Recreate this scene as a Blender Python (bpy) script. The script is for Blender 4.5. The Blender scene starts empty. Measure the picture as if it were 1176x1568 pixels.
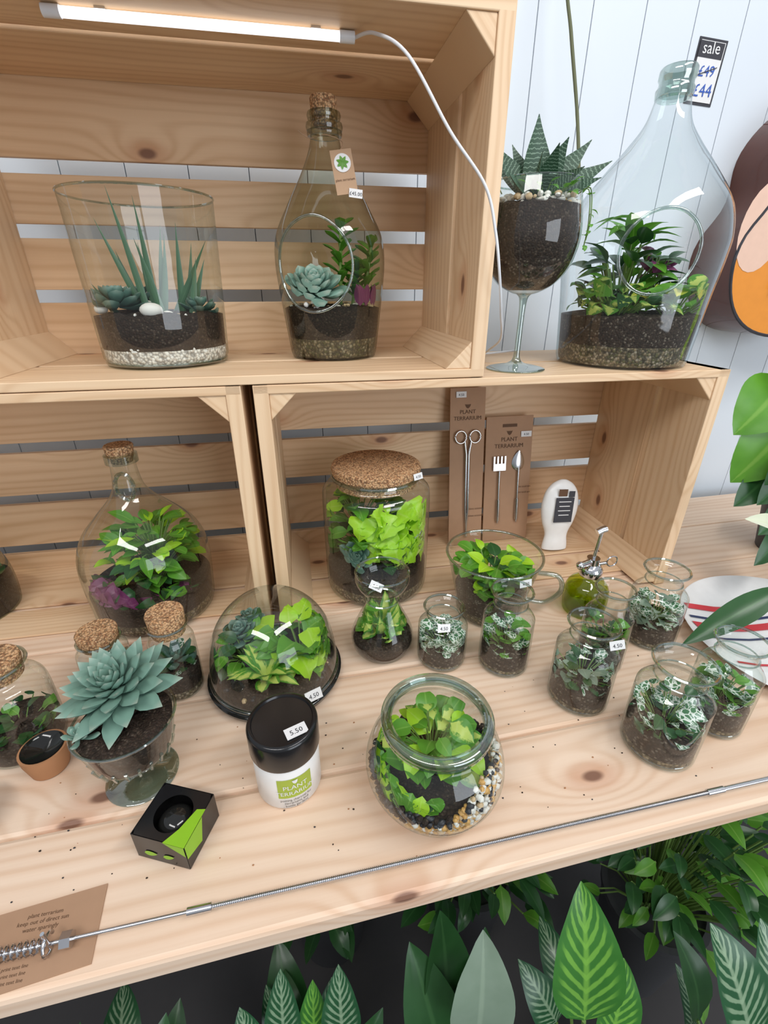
import bpy, math, random
from mathutils import Vector, Matrix
random.seed(7)
V=Vector
T=0.96; H=1.341; HU=1.353
def rnd(a,b): return random.uniform(a,b)
# ------------------------------------------------------------ materials
def newmat(name):
    m=bpy.data.materials.new(name); m.use_nodes=True; nt=m.node_tree
    return m,nt,nt.nodes['Principled BSDF']
def S_(nt,s,v):
    if isinstance(v,bpy.types.NodeSocket): nt.links.new(v,s)
    elif v is not None:
        if isinstance(v,(tuple,list)) and len(v)==3 and s.type=='RGBA': v=(*v,1)
        s.default_value=v
def mth(nt,op,a,b=None,c=None):
    n=nt.nodes.new('ShaderNodeMath'); n.operation=op
    S_(nt,n.inputs[0],a); S_(nt,n.inputs[1],b); S_(nt,n.inputs[2],c); return n.outputs[0]
def mixc(nt,f,a,b):
    n=nt.nodes.new('ShaderNodeMix'); n.data_type='RGBA'
    S_(nt,n.inputs[0],f); S_(nt,n.inputs[6],a); S_(nt,n.inputs[7],b); return n.outputs[2]
def sstep(nt,x,lo,hi):
    n=nt.nodes.new('ShaderNodeMapRange'); n.interpolation_type='SMOOTHSTEP'
    S_(nt,n.inputs[0],x); n.inputs[1].default_value=lo; n.inputs[2].default_value=hi; return n.outputs[0]
def uvn(nt):
    t=nt.nodes.new('ShaderNodeTexCoord'); s=nt.nodes.new('ShaderNodeSeparateXYZ'); nt.links.new(t.outputs['UV'],s.inputs[0]); return t.outputs['UV'],s.outputs[0],s.outputs[1]
def comb(nt,x,y,z=0.0):
    n=nt.nodes.new('ShaderNodeCombineXYZ'); S_(nt,n.inputs[0],x); S_(nt,n.inputs[1],y); S_(nt,n.inputs[2],z); return n.outputs[0]
def noise(nt,vec,scale,detail=3,rough=.5):
    n=nt.nodes.new('ShaderNodeTexNoise'); n.inputs['Scale'].default_value=scale; n.inputs['Detail'].default_value=detail; n.inputs['Roughness'].default_value=rough
    if vec is not None: nt.links.new(vec,n.inputs['Vector'])
    return n.outputs[0]
def voro(nt,vec,scale,feature='F1',out=0,dim='3D'):
    n=nt.nodes.new('ShaderNodeTexVoronoi'); n.voronoi_dimensions=dim; n.feature=feature; n.inputs['Scale'].default_value=scale
    if vec is not None: nt.links.new(vec,n.inputs['Vector'])
    return n.outputs[out]
def bump(nt,b,h,strength=.3,dist=.002):
    n=nt.nodes.new('ShaderNodeBump'); n.inputs['Strength'].default_value=strength; n.inputs['Distance'].default_value=dist
    nt.links.new(h,n.inputs['Height']); nt.links.new(n.outputs[0],b.inputs['Normal'])
def objc(nt):
    t=nt.nodes.new('ShaderNodeTexCoord'); return t.outputs['Object']
def plain(name,col,rough=.5,metal=0,spec=None,emit=None):
    m,nt,b=newmat(name); b.inputs['Roughness'].default_value=rough; b.inputs['Metallic'].default_value=metal
    nz=noise(nt,objc(nt),60,2); c2=tuple(x*.88 for x in col)
    S_(nt,b.inputs['Base Color'],mixc(nt,nz,col,c2))
    if emit: b.inputs['Emission Color'].default_value=(*col,1); b.inputs['Emission Strength'].default_value=emit
    return m
def wood(name,c1,c2,knot=(.15,.06,.035),rough=.5,ks=(3.4,6.5),kr=.055,ringk=.45):
    m,nt,b=newmat(name); uv,u,v=uvn(nt)
    kv=comb(nt,mth(nt,'MULTIPLY',u,ks[0]),mth(nt,'MULTIPLY',v,ks[1]))
    d=voro(nt,kv,1.0,dim='2D')
    bulge=mth(nt,'POWER',2.718,mth(nt,'MULTIPLY',mth(nt,'MULTIPLY',d,d),-30.0))
    wav=noise(nt,comb(nt,mth(nt,'MULTIPLY',u,1.1),mth(nt,'MULTIPLY',v,7.0)),1.0,1)
    wav2=noise(nt,comb(nt,mth(nt,'MULTIPLY',u,7.0),mth(nt,'MULTIPLY',v,20.0)),1.0,1)
    ph=mth(nt,'ADD',mth(nt,'ADD',mth(nt,'MULTIPLY',v,420.0),mth(nt,'MULTIPLY',wav,46.0)),mth(nt,'ADD',mth(nt,'MULTIPLY',bulge,20.0),mth(nt,'MULTIPLY',wav2,3.0)))
    ring=mth(nt,'MULTIPLY_ADD',mth(nt,'SINE',ph),.5,.5)
    ring=mth(nt,'POWER',ring,2.2)
    fine=noise(nt,comb(nt,mth(nt,'MULTIPLY',u,10.0),mth(nt,'MULTIPLY',v,500.0)),1.0,3)
    blot=noise(nt,comb(nt,mth(nt,'MULTIPLY',u,1.8),mth(nt,'MULTIPLY',v,22.0)),1.0,3)
    g=mth(nt,'ADD',mth(nt,'MULTIPLY',ring,ringk),mth(nt,'MULTIPLY',fine,.35))
    g=mth(nt,'ADD',g,mth(nt,'MULTIPLY',mth(nt,'SUBTRACT',blot,.5),1.7))
    cl=nt.nodes.new('ShaderNodeClamp'); nt.links.new(g,cl.inputs[0])
    col=mixc(nt,cl.outputs[0],c1,c2)
    kf=mth(nt,'SUBTRACT',1.0,sstep(nt,d,kr*.45,kr))
    halo=mth(nt,'MULTIPLY',mth(nt,'SUBTRACT',1.0,sstep(nt,d,.04,.15)),.5)
    col=mixc(nt,halo,col,(c2[0]*.85,c2[1]*.62,c2[2]*.55))
    col=mixc(nt,mth(nt,'MULTIPLY',kf,.85),col,knot)
    S_(nt,b.inputs['Base Color'],col); b.inputs['Roughness'].default_value=rough
    bump(nt,b,g,.15,.001); return m
def glass(name,tint=(.955,.98,.97),edge=(.42,.50,.46),refl=.62,base=.05):
    m=bpy.data.materials.new(name); m.use_nodes=True; nt=m.node_tree; nt.nodes.remove(nt.nodes['Principled BSDF'])
    out=[n for n in nt.nodes if n.type=='OUTPUT_MATERIAL'][0]
    lw=nt.nodes.new('ShaderNodeLayerWeight'); lw.inputs[0].default_value=.5; f=lw.outputs['Facing']
    f3=mth(nt,'POWER',f,3.0); f5=mth(nt,'POWER',f,4.5)
    tr=nt.nodes.new('ShaderNodeBsdfTransparent'); S_(nt,tr.inputs[0],mixc(nt,f5,tint,edge))
    gl=nt.nodes.new('ShaderNodeBsdfGlossy'); gl.inputs['Roughness'].default_value=.03; gl.inputs[0].default_value=(1,1,1,1)
    bp=nt.nodes.new('ShaderNodeBump'); bp.inputs['Strength'].default_value=.14; bp.inputs['Distance'].default_value=.002
    nt.links.new(noise(nt,objc(nt),35,1),bp.inputs['Height']); nt.links.new(bp.outputs[0],gl.inputs['Normal'])
    mx=nt.nodes.new('ShaderNodeMixShader'); S_(nt,mx.inputs[0],mth(nt,'MULTIPLY_ADD',f3,refl,base))
    nt.links.new(tr.outputs[0],mx.inputs[1]); nt.links.new(gl.outputs[0],mx.inputs[2]); nt.links.new(mx.outputs[0],out.inputs[0])
    return m
def leafm(name,c1,c2,pat='plain',light=(.6,.75,.5),rough=.38,trans=.25,k=1.0):
    m,nt,b=newmat(name); uv,u,v=uvn(nt)
    au=mth(nt,'MULTIPLY',mth(nt,'ABSOLUTE',mth(nt,'SUBTRACT',u,.5)),2.0)
    nz=noise(nt,objc(nt),40,2)
    col=mixc(nt,nz,c1,c2)
    mid=mth(nt,'SUBTRACT',1.0,sstep(nt,au,.03,.12))
    if pat=='plain': col=mixc(nt,mth(nt,'MULTIPLY',mid,.4),col,light)
    if pat=='calathea':
        s=mth(nt,'SINE',mth(nt,'MULTIPLY',mth(nt,'SUBTRACT',mth(nt,'MULTIPLY',v,9.0*k),mth(nt,'MULTIPLY',au,3.0)),6.283))
        s=sstep(nt,mth(nt,'ADD',s,mth(nt,'MULTIPLY',mth(nt,'SUBTRACT',noise(nt,uv,6,2),.5),2.2)),-.1,.7)
        s=mth(nt,'MULTIPLY',s,mth(nt,'SUBTRACT',1.0,sstep(nt,au,.6,.9)))
        col=mixc(nt,mth(nt,'MULTIPLY',s,.75),col,light); col=mixc(nt,mth(nt,'MULTIPLY',mid,.7),col,light)
    if pat=='zebra':
        s=mth(nt,'SINE',mth(nt,'ADD',mth(nt,'MULTIPLY',v,110.0),mth(nt,'MULTIPLY',noise(nt,uv,9,2),7.0)))
        col=mixc(nt,mth(nt,'MULTIPLY',sstep(nt,s,.55,.95),.6),col,light)
    if pat=='net':
        d=voro(nt,comb(nt,mth(nt,'MULTIPLY',u,3.0),mth(nt,'MULTIPLY',v,4.0),.3),1.0,'DISTANCE_TO_EDGE')
        s=mth(nt,'SUBTRACT',1.0,sstep(nt,d,.05,.13)); s=mth(nt,'MAXIMUM',s,mid)
        col=mixc(nt,mth(nt,'MULTIPLY',s,.92),col,light)
    if pat=='varieg':
        s=sstep(nt,mth(nt,'ADD',mth(nt,'SUBTRACT',.75,au),mth(nt,'MULTIPLY',mth(nt,'SUBTRACT',noise(nt,uv,4,3),.5),1.6)),.05,.35)
        col=mixc(nt,s,col,light)
    if pat=='rim':
        col=mixc(nt,sstep(nt,v,.8,1.0),col,light)
    S_(nt,b.inputs['Base Color'],col); b.inputs['Roughness'].default_value=rough
    if trans>0:
        out=[n for n in nt.nodes if n.type=='OUTPUT_MATERIAL'][0]
        tl=nt.nodes.new('ShaderNodeBsdfTranslucent'); S_(nt,tl.inputs[0],col); mx=nt.nodes.new('ShaderNodeMixShader'); mx.inputs[0].default_value=trans
        nt.links.new(b.outputs[0],mx.inputs[1]); nt.links.new(tl.outputs[0],mx.inputs[2]); nt.links.new(mx.outputs[0],out.inputs[0])
    return m
def gran(name,cols,scale,rough=.8,bstr=.45):
    m,nt,b=newmat(name); oc=objc(nt)
    n=nt.nodes.new('ShaderNodeTexVoronoi'); n.inputs['Scale'].default_value=scale; nt.links.new(oc,n.inputs['Vector'])
    s=nt.nodes.new('ShaderNodeSeparateColor'); nt.links.new(n.outputs['Color'],s.inputs[0])
    r=nt.nodes.new('ShaderNodeValToRGB'); r.color_ramp.interpolation='CONSTANT'; el=r.color_ramp.elements
    el[0].color=(*cols[0],1); el[0].position=0
    el[1].color=(*cols[1],1); el[1].position=1/len(cols)
    for i,c in enumerate(cols[2:]): e=el.new((i+2)/len(cols)); e.color=(*c,1)
    nt.links.new(s.outputs[0],r.inputs[0])
    dk=sstep(nt,n.outputs['Distance'],.75,.3)
    S_(nt,b.inputs['Base Color'],mixc(nt,mth(nt,'MULTIPLY_ADD',dk,.6,.4),(.02,.015,.01),r.outputs[0]))
    b.inputs['Roughness'].default_value=rough; b.inputs['Specular IOR Level'].default_value=.25
    bump(nt,b,mth(nt,'SUBTRACT',1.0,n.outputs['Distance']),bstr,.003)
    return m
M={}
M['pine']=wood('pine',(.79,.575,.37),(.62,.395,.22))
M['pine_t']=wood('pine_table',(.81,.625,.475),(.66,.44,.29),ks=(3.0,6.0),kr=.05)
M['pine_d']=wood('pine_back',(.76,.53,.33),(.58,.355,.19))
M['glass']=glass('clear_glass')
M['gblue']=glass('blue_glass',(.94,.965,.965),(.18,.32,.36),.68)
M['golive']=glass('olive_glass',(.82,.84,.77),(.10,.12,.07),.55)
M['ggreen']=glass('green_glass',(.70,.80,.14),(.32,.40,.02),.5)
M['gedge']=glass('rim_glass',(.68,.77,.74),(.32,.44,.40),.7,.18)
M['cork']=gran('cork',[(.62,.37,.19),(.68,.43,.24),(.56,.31,.15),(.65,.40,.21),(.36,.18,.09)],420,.85,.3)
M['soil']=gran('soil',[(.032,.019,.014),(.042,.026,.018),(.022,.014,.010),(.048,.031,.021),(.028,.018,.013),(.034,.021,.015),(.026,.016,.012),(.042,.027,.019),(.078,.057,.042)],420)
M['soil2']=gran('soil_perlite',[(.044,.029,.021),(.054,.036,.025),(.030,.020,.014),(.063,.044,.031),(.044,.029,.021),(.037,.025,.018),(.053,.036,.026),(.16,.13,.10)],380)
M['gravel']=gran('gravel',[(.17,.13,.075),(.26,.20,.12),(.08,.065,.04),(.12,.11,.05),(.32,.27,.19),(.10,.085,.05)],300,.6)
M['wgrav']=gran('white_gravel',[(.82,.79,.72),(.72,.68,.60),(.86,.83,.76),(.58,.53,.46)],280,.6)
M['stw']=plain('white_stone',(.82,.79,.73),.6); M['sto']=plain('ochre_stone',(.66,.37,.11),.45); M['stk']=plain('black_stone',(.03,.03,.035),.4); M['stb']=plain('tan_stone',(.60,.43,.25),.5)
M['white']=plain('white_plastic',(.84,.84,.83),.3); M['paper']=plain('paper',(.80,.80,.80),.7); M['black']=plain('black_plastic',(.010,.010,.011),.2)
M['ink']=plain('ink',(.03,.03,.04),.6); M['blueink']=plain('blue_ink',(.03,.10,.45),.6)
M['kraft']=plain('kraft_card',(.42,.25,.15),.8); M['kraft2']=plain('kraft_light',(.48,.31,.19),.8); M['dkink']=plain('brown_ink',(.12,.06,.03),.8)
M['steel']=plain('steel',(.68,.68,.70),.22,1); M['dsteel']=plain('chrome',(.8,.8,.82),.08,1)
M['led']=plain('led_diffuser',(.93,.96,1),.3,0,emit=1.2); M['cable']=plain('white_cable',(.80,.82,.86),.35)
M['green']=plain('lime_print',(.36,.45,.05),.5); M['terra']=plain('terracotta',(.42,.20,.09),.75)
M['dark']=plain('dark_glass_base',(.015,.015,.014),.08)
M['floor']=plain('dark_floor',(.05,.046,.046),.6); M['pot']=plain('grey_pot',(.05,.05,.053),.5)
M['gbrown']=plain('guitar_side',(.10,.025,.013),.1); M['gface']=plain('guitar_top',(.80,.30,.05),.12); M['gpink']=plain('guitar_guard',(.82,.56,.44),.15)
M['red']=plain('red_stripe',(.60,.03,.04),.3); M['navy']=plain('navy_stripe',(.02,.03,.10),.3); M['stem']=plain('stem',(.16,.27,.06),.5); M['vine']=plain('vine_stem',(.12,.13,.06),.6)
M['lime']=plain('lime_green_card',(.25,.50,.015),.4)
# leaves
M['ech']=leafm('echeveria',(.13,.25,.195),(.20,.335,.27),'rim',(.30,.38,.31),.5,0)
M['ech2']=leafm('echeveria_dark',(.06,.13,.10),(.10,.20,.155),'rim',(.18,.26,.21),.5,0)
M['aloe']=leafm('aloe',(.04,.10,.05),(.07,.155,.08),'plain',(.12,.22,.12),.4,0)
M['zeb']=leafm('zebra_succulent',(.018,.055,.03),(.035,.085,.045),'zebra',(.26,.38,.28),.45,0)
M['lg']=leafm('leaf_green',(.085,.28,.025),(.155,.41,.04),'plain',(.34,.58,.12),.36,.3)
M['lb']=leafm('leaf_bright',(.44,.78,.02),(.56,.90,.06),'plain',(.68,.92,.2),.35,.42)
M['ld']=leafm('leaf_dark',(.018,.075,.02),(.032,.11,.03),'plain',(.07,.19,.06),.3,.15)
M['lv']=leafm('leaf_variegated',(.08,.30,.03),(.14,.38,.05),'varieg',(.66,.78,.18),.35,.35)
M['fit']=leafm('fittonia',(.035,.15,.05),(.06,.21,.08),'net',(.87,.91,.84),.45,.2)
M['pur']=leafm('leaf_purple',(.17,.03,.12),(.28,.06,.18),'plain',(.42,.15,.28))
M['yel']=leafm('leaf_yellow',(.55,.50,.05),(.25,.45,.06),'varieg',(.8,.7,.1))
M['cal']=leafm('calathea',(.035,.16,.025),(.06,.23,.035),'calathea',(.22,.50,.07),.3,.2)
M['cal2']=leafm('calathea_silver',(.016,.08,.03),(.028,.115,.045),'calathea',(.30,.43,.27),.3,.15,1.2)
M['sil']=leafm('leaf_silver',(.19,.27,.19),(.25,.33,.25),'plain',(.36,.46,.34),.35,.15)
M['spa']=leafm('spathe',(.80,.84,.70),(.72,.79,.55),'plain',(.7,.8,.5),.4,.3)
# ------------------------------------------------------------ builder
class B:
    def __init__(s): s.v=[];s.f=[];s.m=[];s.uv=[];s.sm=[];s.mats=[];s.clamp=None;s.M=Matrix.Identity(4)
    def mi(s,k):
        if k not in s.mats: s.mats.append(k)
        return s.mats.index(k)
    def add(s,vs,fs,mat,uvs=None,smooth=True):
        o=len(s.v); k=s.mi(mat)
        for p in vs:
            p=s.M@V(p)
            if s.clamp: p=s.clamp(p)
            s.v.append(p)
        for f in fs:
            s.f.append([i+o for i in f]); s.m.append(k); s.sm.append(smooth)
            s.uv.append([uvs[i] for i in f] if uvs else [(0,0)]*len(f))
    def box(s,c,size,mat,rot=None,axis=None,smooth=False):
        R=rot or Matrix.Identity(3); c=V(c); hx,hy,hz=[q/2 for q in size]
        cs=[V((x,y,z)) for x in(-hx,hx) for y in(-hy,hy) for z in(-hz,hz)]
        ax=axis if axis is not None else max(range(3),key=lambda i:size[i]); ou=rnd(0,30); ov=rnd(0,30)
        for f,n in [((0,1,3,2),0),((4,6,7,5),0),((0,4,5,1),1),((2,3,7,6),1),((0,2,6,4),2),((1,5,7,3),2)]:
            vs=[cs[i] for i in f]
            ot=[i for i in range(3) if i!=ax]
            uvs=[]
            for p in vs: uvs.append((p[ax]+ou, p[ot[0]]+p[ot[1]]+ov))
            s.add([c+R@p for p in vs],[(0,1,2,3)],mat,uvs,smooth)
    def prism(s,poly,y0,y1,mat):
        n=len(poly); ou=rnd(0,30); vs=[V((x,y0,z)) for x,z in poly]+[V((x,y1,z)) for x,z in poly]
        uv=[(p.y+ou,p.x+p.z+ou) for p in vs]
        fs=[tuple(range(n)),tuple(range(2*n-1,n-1,-1))]+[(i,n+i,n+(i+1)%n,(i+1)%n) for i in range(n)]
        s.add(vs,fs,mat,uv,False)
    def lathe(s,c,prof,mat,n=48,a0=0,a1=2*math.pi,skip=None,smooth=True,sy=1.0):
        c=V(c); full=abs(a1-a0-2*math.pi)<1e-6; nn=n if full else n+1
        vs=[];uvs=[]
        for j,(r,z) in enumerate(prof):
            for i in range(nn):
                a=a0+(a1-a0)*i/n; vs.append(c+V((r*math.cos(a),r*math.sin(a)*sy,z))); uvs.append((i/n,z))
        fs=[]
        for j in range(len(prof)-1):
            for i in range(n):
                i2=(i+1)%nn if full else i+1
                f=(j*nn+i,j*nn+i2,(j+1)*nn+i2,(j+1)*nn+i)
                if skip:
                    q=sum((vs[k] for k in f),V())/4
                    if skip(q-c): continue
                fs.append(f)
        s.add(vs,fs,mat,uvs,smooth)
    def ring(s,c,r,z,t,mat,n=48,k=6):
        s.tube([V(c)+V((r*math.cos(a),r*math.sin(a),z)) for a in [2*math.pi*i/n for i in range(n)]],t,mat,k,closed=True)
    def tube(s,pts,r,mat,n=8,radii=None,closed=False):
        pts=[V(p) for p in pts]; N=len(pts); vs=[];uvs=[]; up=V((.13,.21,.97)).normalized(); L=0
        for i,p in enumerate(pts):
            if closed: d=pts[(i+1)%N]-pts[i-1]
            else: d=pts[min(i+1,N-1)]-pts[max(i-1,0)]
            d.normalize(); sd=d.cross(up)
            if sd.length<.05: sd=d.cross(V((1,0,0)))
            sd.normalize(); u2=sd.cross(d); rr=radii[i] if radii else r
            if i: L+=(p-pts[i-1]).length
            for k in range(n):
                a=2*math.pi*k/n; vs.append(p+sd*rr*math.cos(a)+u2*rr*math.sin(a)); uvs.append((k/n,L))
        fs=[]
        for i in range(N if closed else N-1):
            for k in range(n): fs.append((i*n+k,i*n+(k+1)%n,((i+1)%N)*n+(k+1)%n,((i+1)%N)*n+k))
        if not closed: fs+= [tuple(range(n))[::-1],tuple((N-1)*n+k for k in range(n))]
        s.add(vs,fs,mat,uvs)
    def ball(s,c,r,mat,sc=(1,1,1),n=8,m=5,jit=0,rot=None):
        c=V(c); vs=[];R=rot or Matrix.Identity(3)
        for j in range(m+1):
            ph=math.pi*j/m
            for i in range(n):
                a=2*math.pi*i/n; q=V((math.sin(ph)*math.cos(a)*sc[0],math.sin(ph)*math.sin(a)*sc[1],math.cos(ph)*sc[2]))*r*(1+rnd(-jit,jit)*(0 if j in(0,m) else 1)); vs.append(c+R@q)
        fs=[(j*n+i,(j+1)*n+i,(j+1)*n+(i+1)%n,j*n+(i+1)%n) for j in range(m) for i in range(n)]
        s.add(vs,fs,mat)
    def leaf(s,base,tip,w,mat,nrm=None,arch=.12,fold=.25,shape='ovate',n=7,thick=0,wav=0):
        base=V(base);tip=V(tip); d=tip-base; L=d.length; dn=d.normalized()
        nrm=V(nrm) if nrm is not None else V((0,0,1))
        sd=dn.cross(nrm)
        if sd.length<.05: sd=dn.cross(V((.3,1,0)))
        sd.normalize(); nn=sd.cross(dn).normalized()
        sh={'ovate':lambda t:math.sin(math.pi*t**.72)**.75,'lance':lambda t:math.sin(math.pi*t**.85)**.9,'spoon':lambda t:(.35+.65*math.sin(math.pi*min(1,t*.78)**1.3))*(1 if t<.72 else max(0,1-((t-.72)/.28)**2.2)),
            'agave':lambda t:(.45+.55*math.sin(math.pi*min(1,t*.85)**1.1))*(1 if t<.55 else max(0,1-((t-.55)/.45)**1.7)),
            'spike':lambda t:(1-t**1.5)*(.8+.2*math.sin(math.pi*t)),'heart':lambda t:(math.sin(math.pi*t**.5)**.8),'tri':lambda t:(1-t)**.8*(.75+.5*math.sin(math.pi*t))}[shape]
        vs=[];uvs=[];fs=[]
        if thick:
            K=6
            for i in range(n+1):
                t=i/n; ww=w/2*max(.02,sh(t)); ce=base+d*t+nn*arch*L*math.sin(math.pi*t); th=thick*max(.08,sh(t))
                for k in range(K):
                    a=2*math.pi*k/K+math.pi/6*0; x=math.cos(a); y=math.sin(a)
                    vs.append(ce+sd*ww*x+nn*(th*y+fold*ww*x*x)); uvs.append((x/2+.5,t))
            for i in range(n):
                for k in range(K): fs.append((i*K+k,i*K+(k+1)%K,(i+1)*K+(k+1)%K,(i+1)*K+k))
        else:
            K=5
            for i in range(n+1):
                t=i/n; ww=w/2*max(.015,sh(t)); ce=base+d*t+nn*arch*L*math.sin(math.pi*t)
                for k in range(K):
                    x=(k-2)/2; vs.append(ce+sd*ww*x+nn*(fold*ww*abs(x)+wav*w*math.sin(t*17+k)*abs(x))); uvs.append((x/2+.5,t))
            for i in range(n):
                for k in range(K-1): fs.append((i*K+k,i*K+k+1,(i+1)*K+k+1,(i+1)*K+k))
        s.add(vs,fs,mat,uvs)
    def text(s,body,size,Mx,mat,wrap=None,align='CENTER'):
        cu=bpy.data.curves.new('txt','FONT'); cu.body=body; cu.size=size; cu.align_x=align; cu.resolution_u=2
        o=bpy.data.objects.new('txt',cu); bpy.context.collection.objects.link(o)
        bpy.context.view_layer.update()
        me=o.evaluated_get(bpy.context.evaluated_depsgraph_get()).to_mesh()
        vs=[]
        for q in me.vertices:
            if wrap: c,r,a=wrap; an=a+q.co.x/r; vs.append(V(c)+V((r*math.cos(an),r*math.sin(an),q.co.y)))
            else: vs.append(Mx@q.co)
        s.add(vs,[tuple(p.vertices) for p in me.polygons],mat,None,False)
        bpy.data.objects.remove(o); bpy.data.curves.remove(cu)
    def build(s,name,bev=0,loc=None):
        me=bpy.data.meshes.new(name); o_=V(loc) if loc is not None else V((0,0,0))
        me.from_pydata([p-o_ for p in s.v],[],s.f); 
        for k in s.mats: me.materials.append(M[k])
        uvl=me.uv_layers.new(name='UVMap'); li=0
        for p,mi,uv,sm in zip(me.polygons,s.m,s.uv,s.sm):
            p.material_index=mi; p.use_smooth=sm
            for j,l in enumerate(p.loop_indices): uvl.data[l].uv=uv[j]
        if not bev: me.set_sharp_from_angle(angle=math.radians(52))
        ob=bpy.data.objects.new(name,me); ob.location=o_; bpy.context.collection.objects.link(ob)
        if bev:
            import bmesh
            bm=bmesh.new(); bm.from_mesh(me); bmesh.ops.remove_doubles(bm,verts=bm.verts,dist=1e-5); bm.to_mesh(me); bm.free()
            md=ob.modifiers.new('bevel','BEVEL'); md.width=bev; md.segments=2; md.limit_method='ANGLE'
        return ob
def spl(p,n=6):
    out=[]
    P=[p[0]]+list(p)+[p[-1]]
    for i in range(1,len(P)-2):
        for k in range(n):
            t=k/n; a,b,c,d=[V((*q,0)) for q in P[i-1:i+3]]
            q=.5*((2*b)+(c-a)*t+(2*a-5*b+4*c-d)*t*t+(3*b-a-3*c+d)*t**3); out.append((max(q.x,0),q.y))
    out.append(p[-1]); return out
def rad_at(prof,z):
    best=0
    for (r0,z0),(r1,z1) in zip(prof,prof[1:]):
        if min(z0,z1)-1e-9<=z<=max(z0,z1)+1e-9:
            t=0 if z1==z0 else (z-z0)/(z1-z0); best=max(best,r0+(r1-r0)*t)
    return best
def fill(b,c,prof,z0,z1,mat,k=.965,bumpy=.003,n=36):
    pr=[(0,z0)]; m=8
    for i in range(m+1):
        z=z0+(z1-z0)*i/m; pr.append((rad_at(prof,max(z,.002))*k,z))
    b.lathe(c,pr,mat,n)
    c=V(c); R=pr[-1][0]; vs=[];fs=[];rr=6
    for j in range(rr+1):
        for i in range(n):
            a=2*math.pi*i/n; r=R*j/rr; vs.append(c+V((r*math.cos(a),r*math.sin(a),z1+(0 if j==rr else rnd(-bumpy,bumpy)+bumpy))))
    for j in range(rr):
        for i in range(n): fs.append((j*n+i,(j+1)*n+i,(j+1)*n+(i+1)%n,j*n+(i+1)%n))
    b.add(vs,fs,mat)
def setclamp(b,c,prof,k=.93,zmax=None):
    c=V(c)
    def f(p):
        z=p.z-c.z
        if zmax is not None and z>zmax: z=zmax; p=V((p.x,p.y,c.z+zmax))
        R=rad_at(prof,z)*k
        if z>prof[-1][1]: return p
        d=V((p.x-c.x,p.y-c.y,0)); l=d.length
        if l>R and l>0: d=d*(R/l); return V((c.x+d.x,c.y+d.y,p.z))
        return p
    b.clamp=f
def pebbles(b,c,z0,z1,R,n,size,mats,ring=.0):
    c=V(c)
    for i in range(n):
        a=rnd(0,6.28); z=rnd(z0,z1); r=R(z) if callable(R) else R
        r=r*math.sqrt(rnd(ring,1)); s=size*rnd(.6,1.2)
        b.ball(c+V((r*math.cos(a),r*math.sin(a),z)),s,random.choice(mats),(rnd(.8,1.3),rnd(.7,1.1),rnd(.6,.9)),6,4,.12)
def rosette(b,c,r,n,mat,w=.5,thick=.08,shape='spoon',tilt=V((0,0,1)),lo=8,hi=80,arch=-.1,a00=0):
    c=V(c); q=V((0,0,1)).rotation_difference(tilt.normalized()).to_matrix()
    for i in range(n):
        t=i/(n-1); a=a00+i*2.39996; el=math.radians(lo+(hi-lo)*t**1.1); L=r*(1-.62*t)
        d=V((math.cos(a)*math.cos(el),math.sin(a)*math.cos(el),math.sin(el)))
        nn=V((-math.cos(a)*math.sin(el),-math.sin(a)*math.sin(el),math.cos(el)))
        b.leaf(c+q@(d*r*.08+V((0,0,t*r*.18))),c+q@(d*L+V((0,0,t*r*.18))),L*w*(1+.25*t),mat,q@nn,arch,.25,shape,8,thick*L)
def bush(b,c,R,h,n,ls,mats,w=.65,arch=.12,shape='ovate',stem='stem',flat=0.0,minz=.25,wav=0):
    c=V(c)
    for i in range(n):
        a=rnd(0,6.28); rr=math.sqrt(rnd(0,1)); zz=h*(minz+(1-minz)*rnd(0,1))*(1-.35*rr*rr)
        p=c+V((R*rr*math.cos(a),R*rr*math.sin(a),zz)); l=ls*rnd(.65,1.15)
        a2=a+rnd(-.7,.7); d=V((math.cos(a2),math.sin(a2),rnd(-.45,.6)*(1-flat))).normalized()
        c0=c+V((R*.25*rr*math.cos(a),R*.25*rr*math.sin(a),0))
        if stem: b.tube([c0,(c0*.4+p*.6)+V((0,0,h*.05)),p],ls*.03,stem,4)
        b.leaf(p,p+d*l,l*w*rnd(.85,1.1),random.choice(mats),V((-d.x*.5+rnd(-.3,.3),-d.y*.5-.25+rnd(-.3,.3),1)),arch*rnd(.3,1.3),.2,shape,6,0,wav)
def sticker(b,c,size=(.019,.011),yaw=0,pitch=0,roll=0,txt='4.50'):
    R=Matrix.Rotation(yaw,3,'Z')@Matrix.Rotation(pitch,3,'X')@Matrix.Rotation(roll,3,'Y')
    b.box(c,(size[0],.0006,size[1]),'paper',R)
    Mx=Matrix.Translation(V(c)+R@V((0,-.0006,-size[1]*.25)))@(R@Matrix.Rotation(math.pi/2,3,'X')).to_4x4()
    b.text(txt,size[1]*.6,Mx,'ink')
# ------------------------------------------------------------ room
b=B()
m,nt,bs=newmat('wall_paint'); bs.inputs['Roughness'].default_value=.45
S_(nt,bs.inputs['Base Color'],mixc(nt,noise(nt,objc(nt),3,3),(.63,.69,.76),(.70,.755,.81))); M['wallp']=m
b.box((.5,1.0,1.4),(5,.03,2.8),'wallp')
x=-2.0
while x<3.0:
    b.box((x+.0485,.983,1.4),(.0962,.012,2.8),'wallp'); x+=.0975
b.build('wall_back',.0008)
b=B(); b.box((.5,-.5,-.02),(5,3.0,.04),'floor'); b.build('floor')
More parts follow.
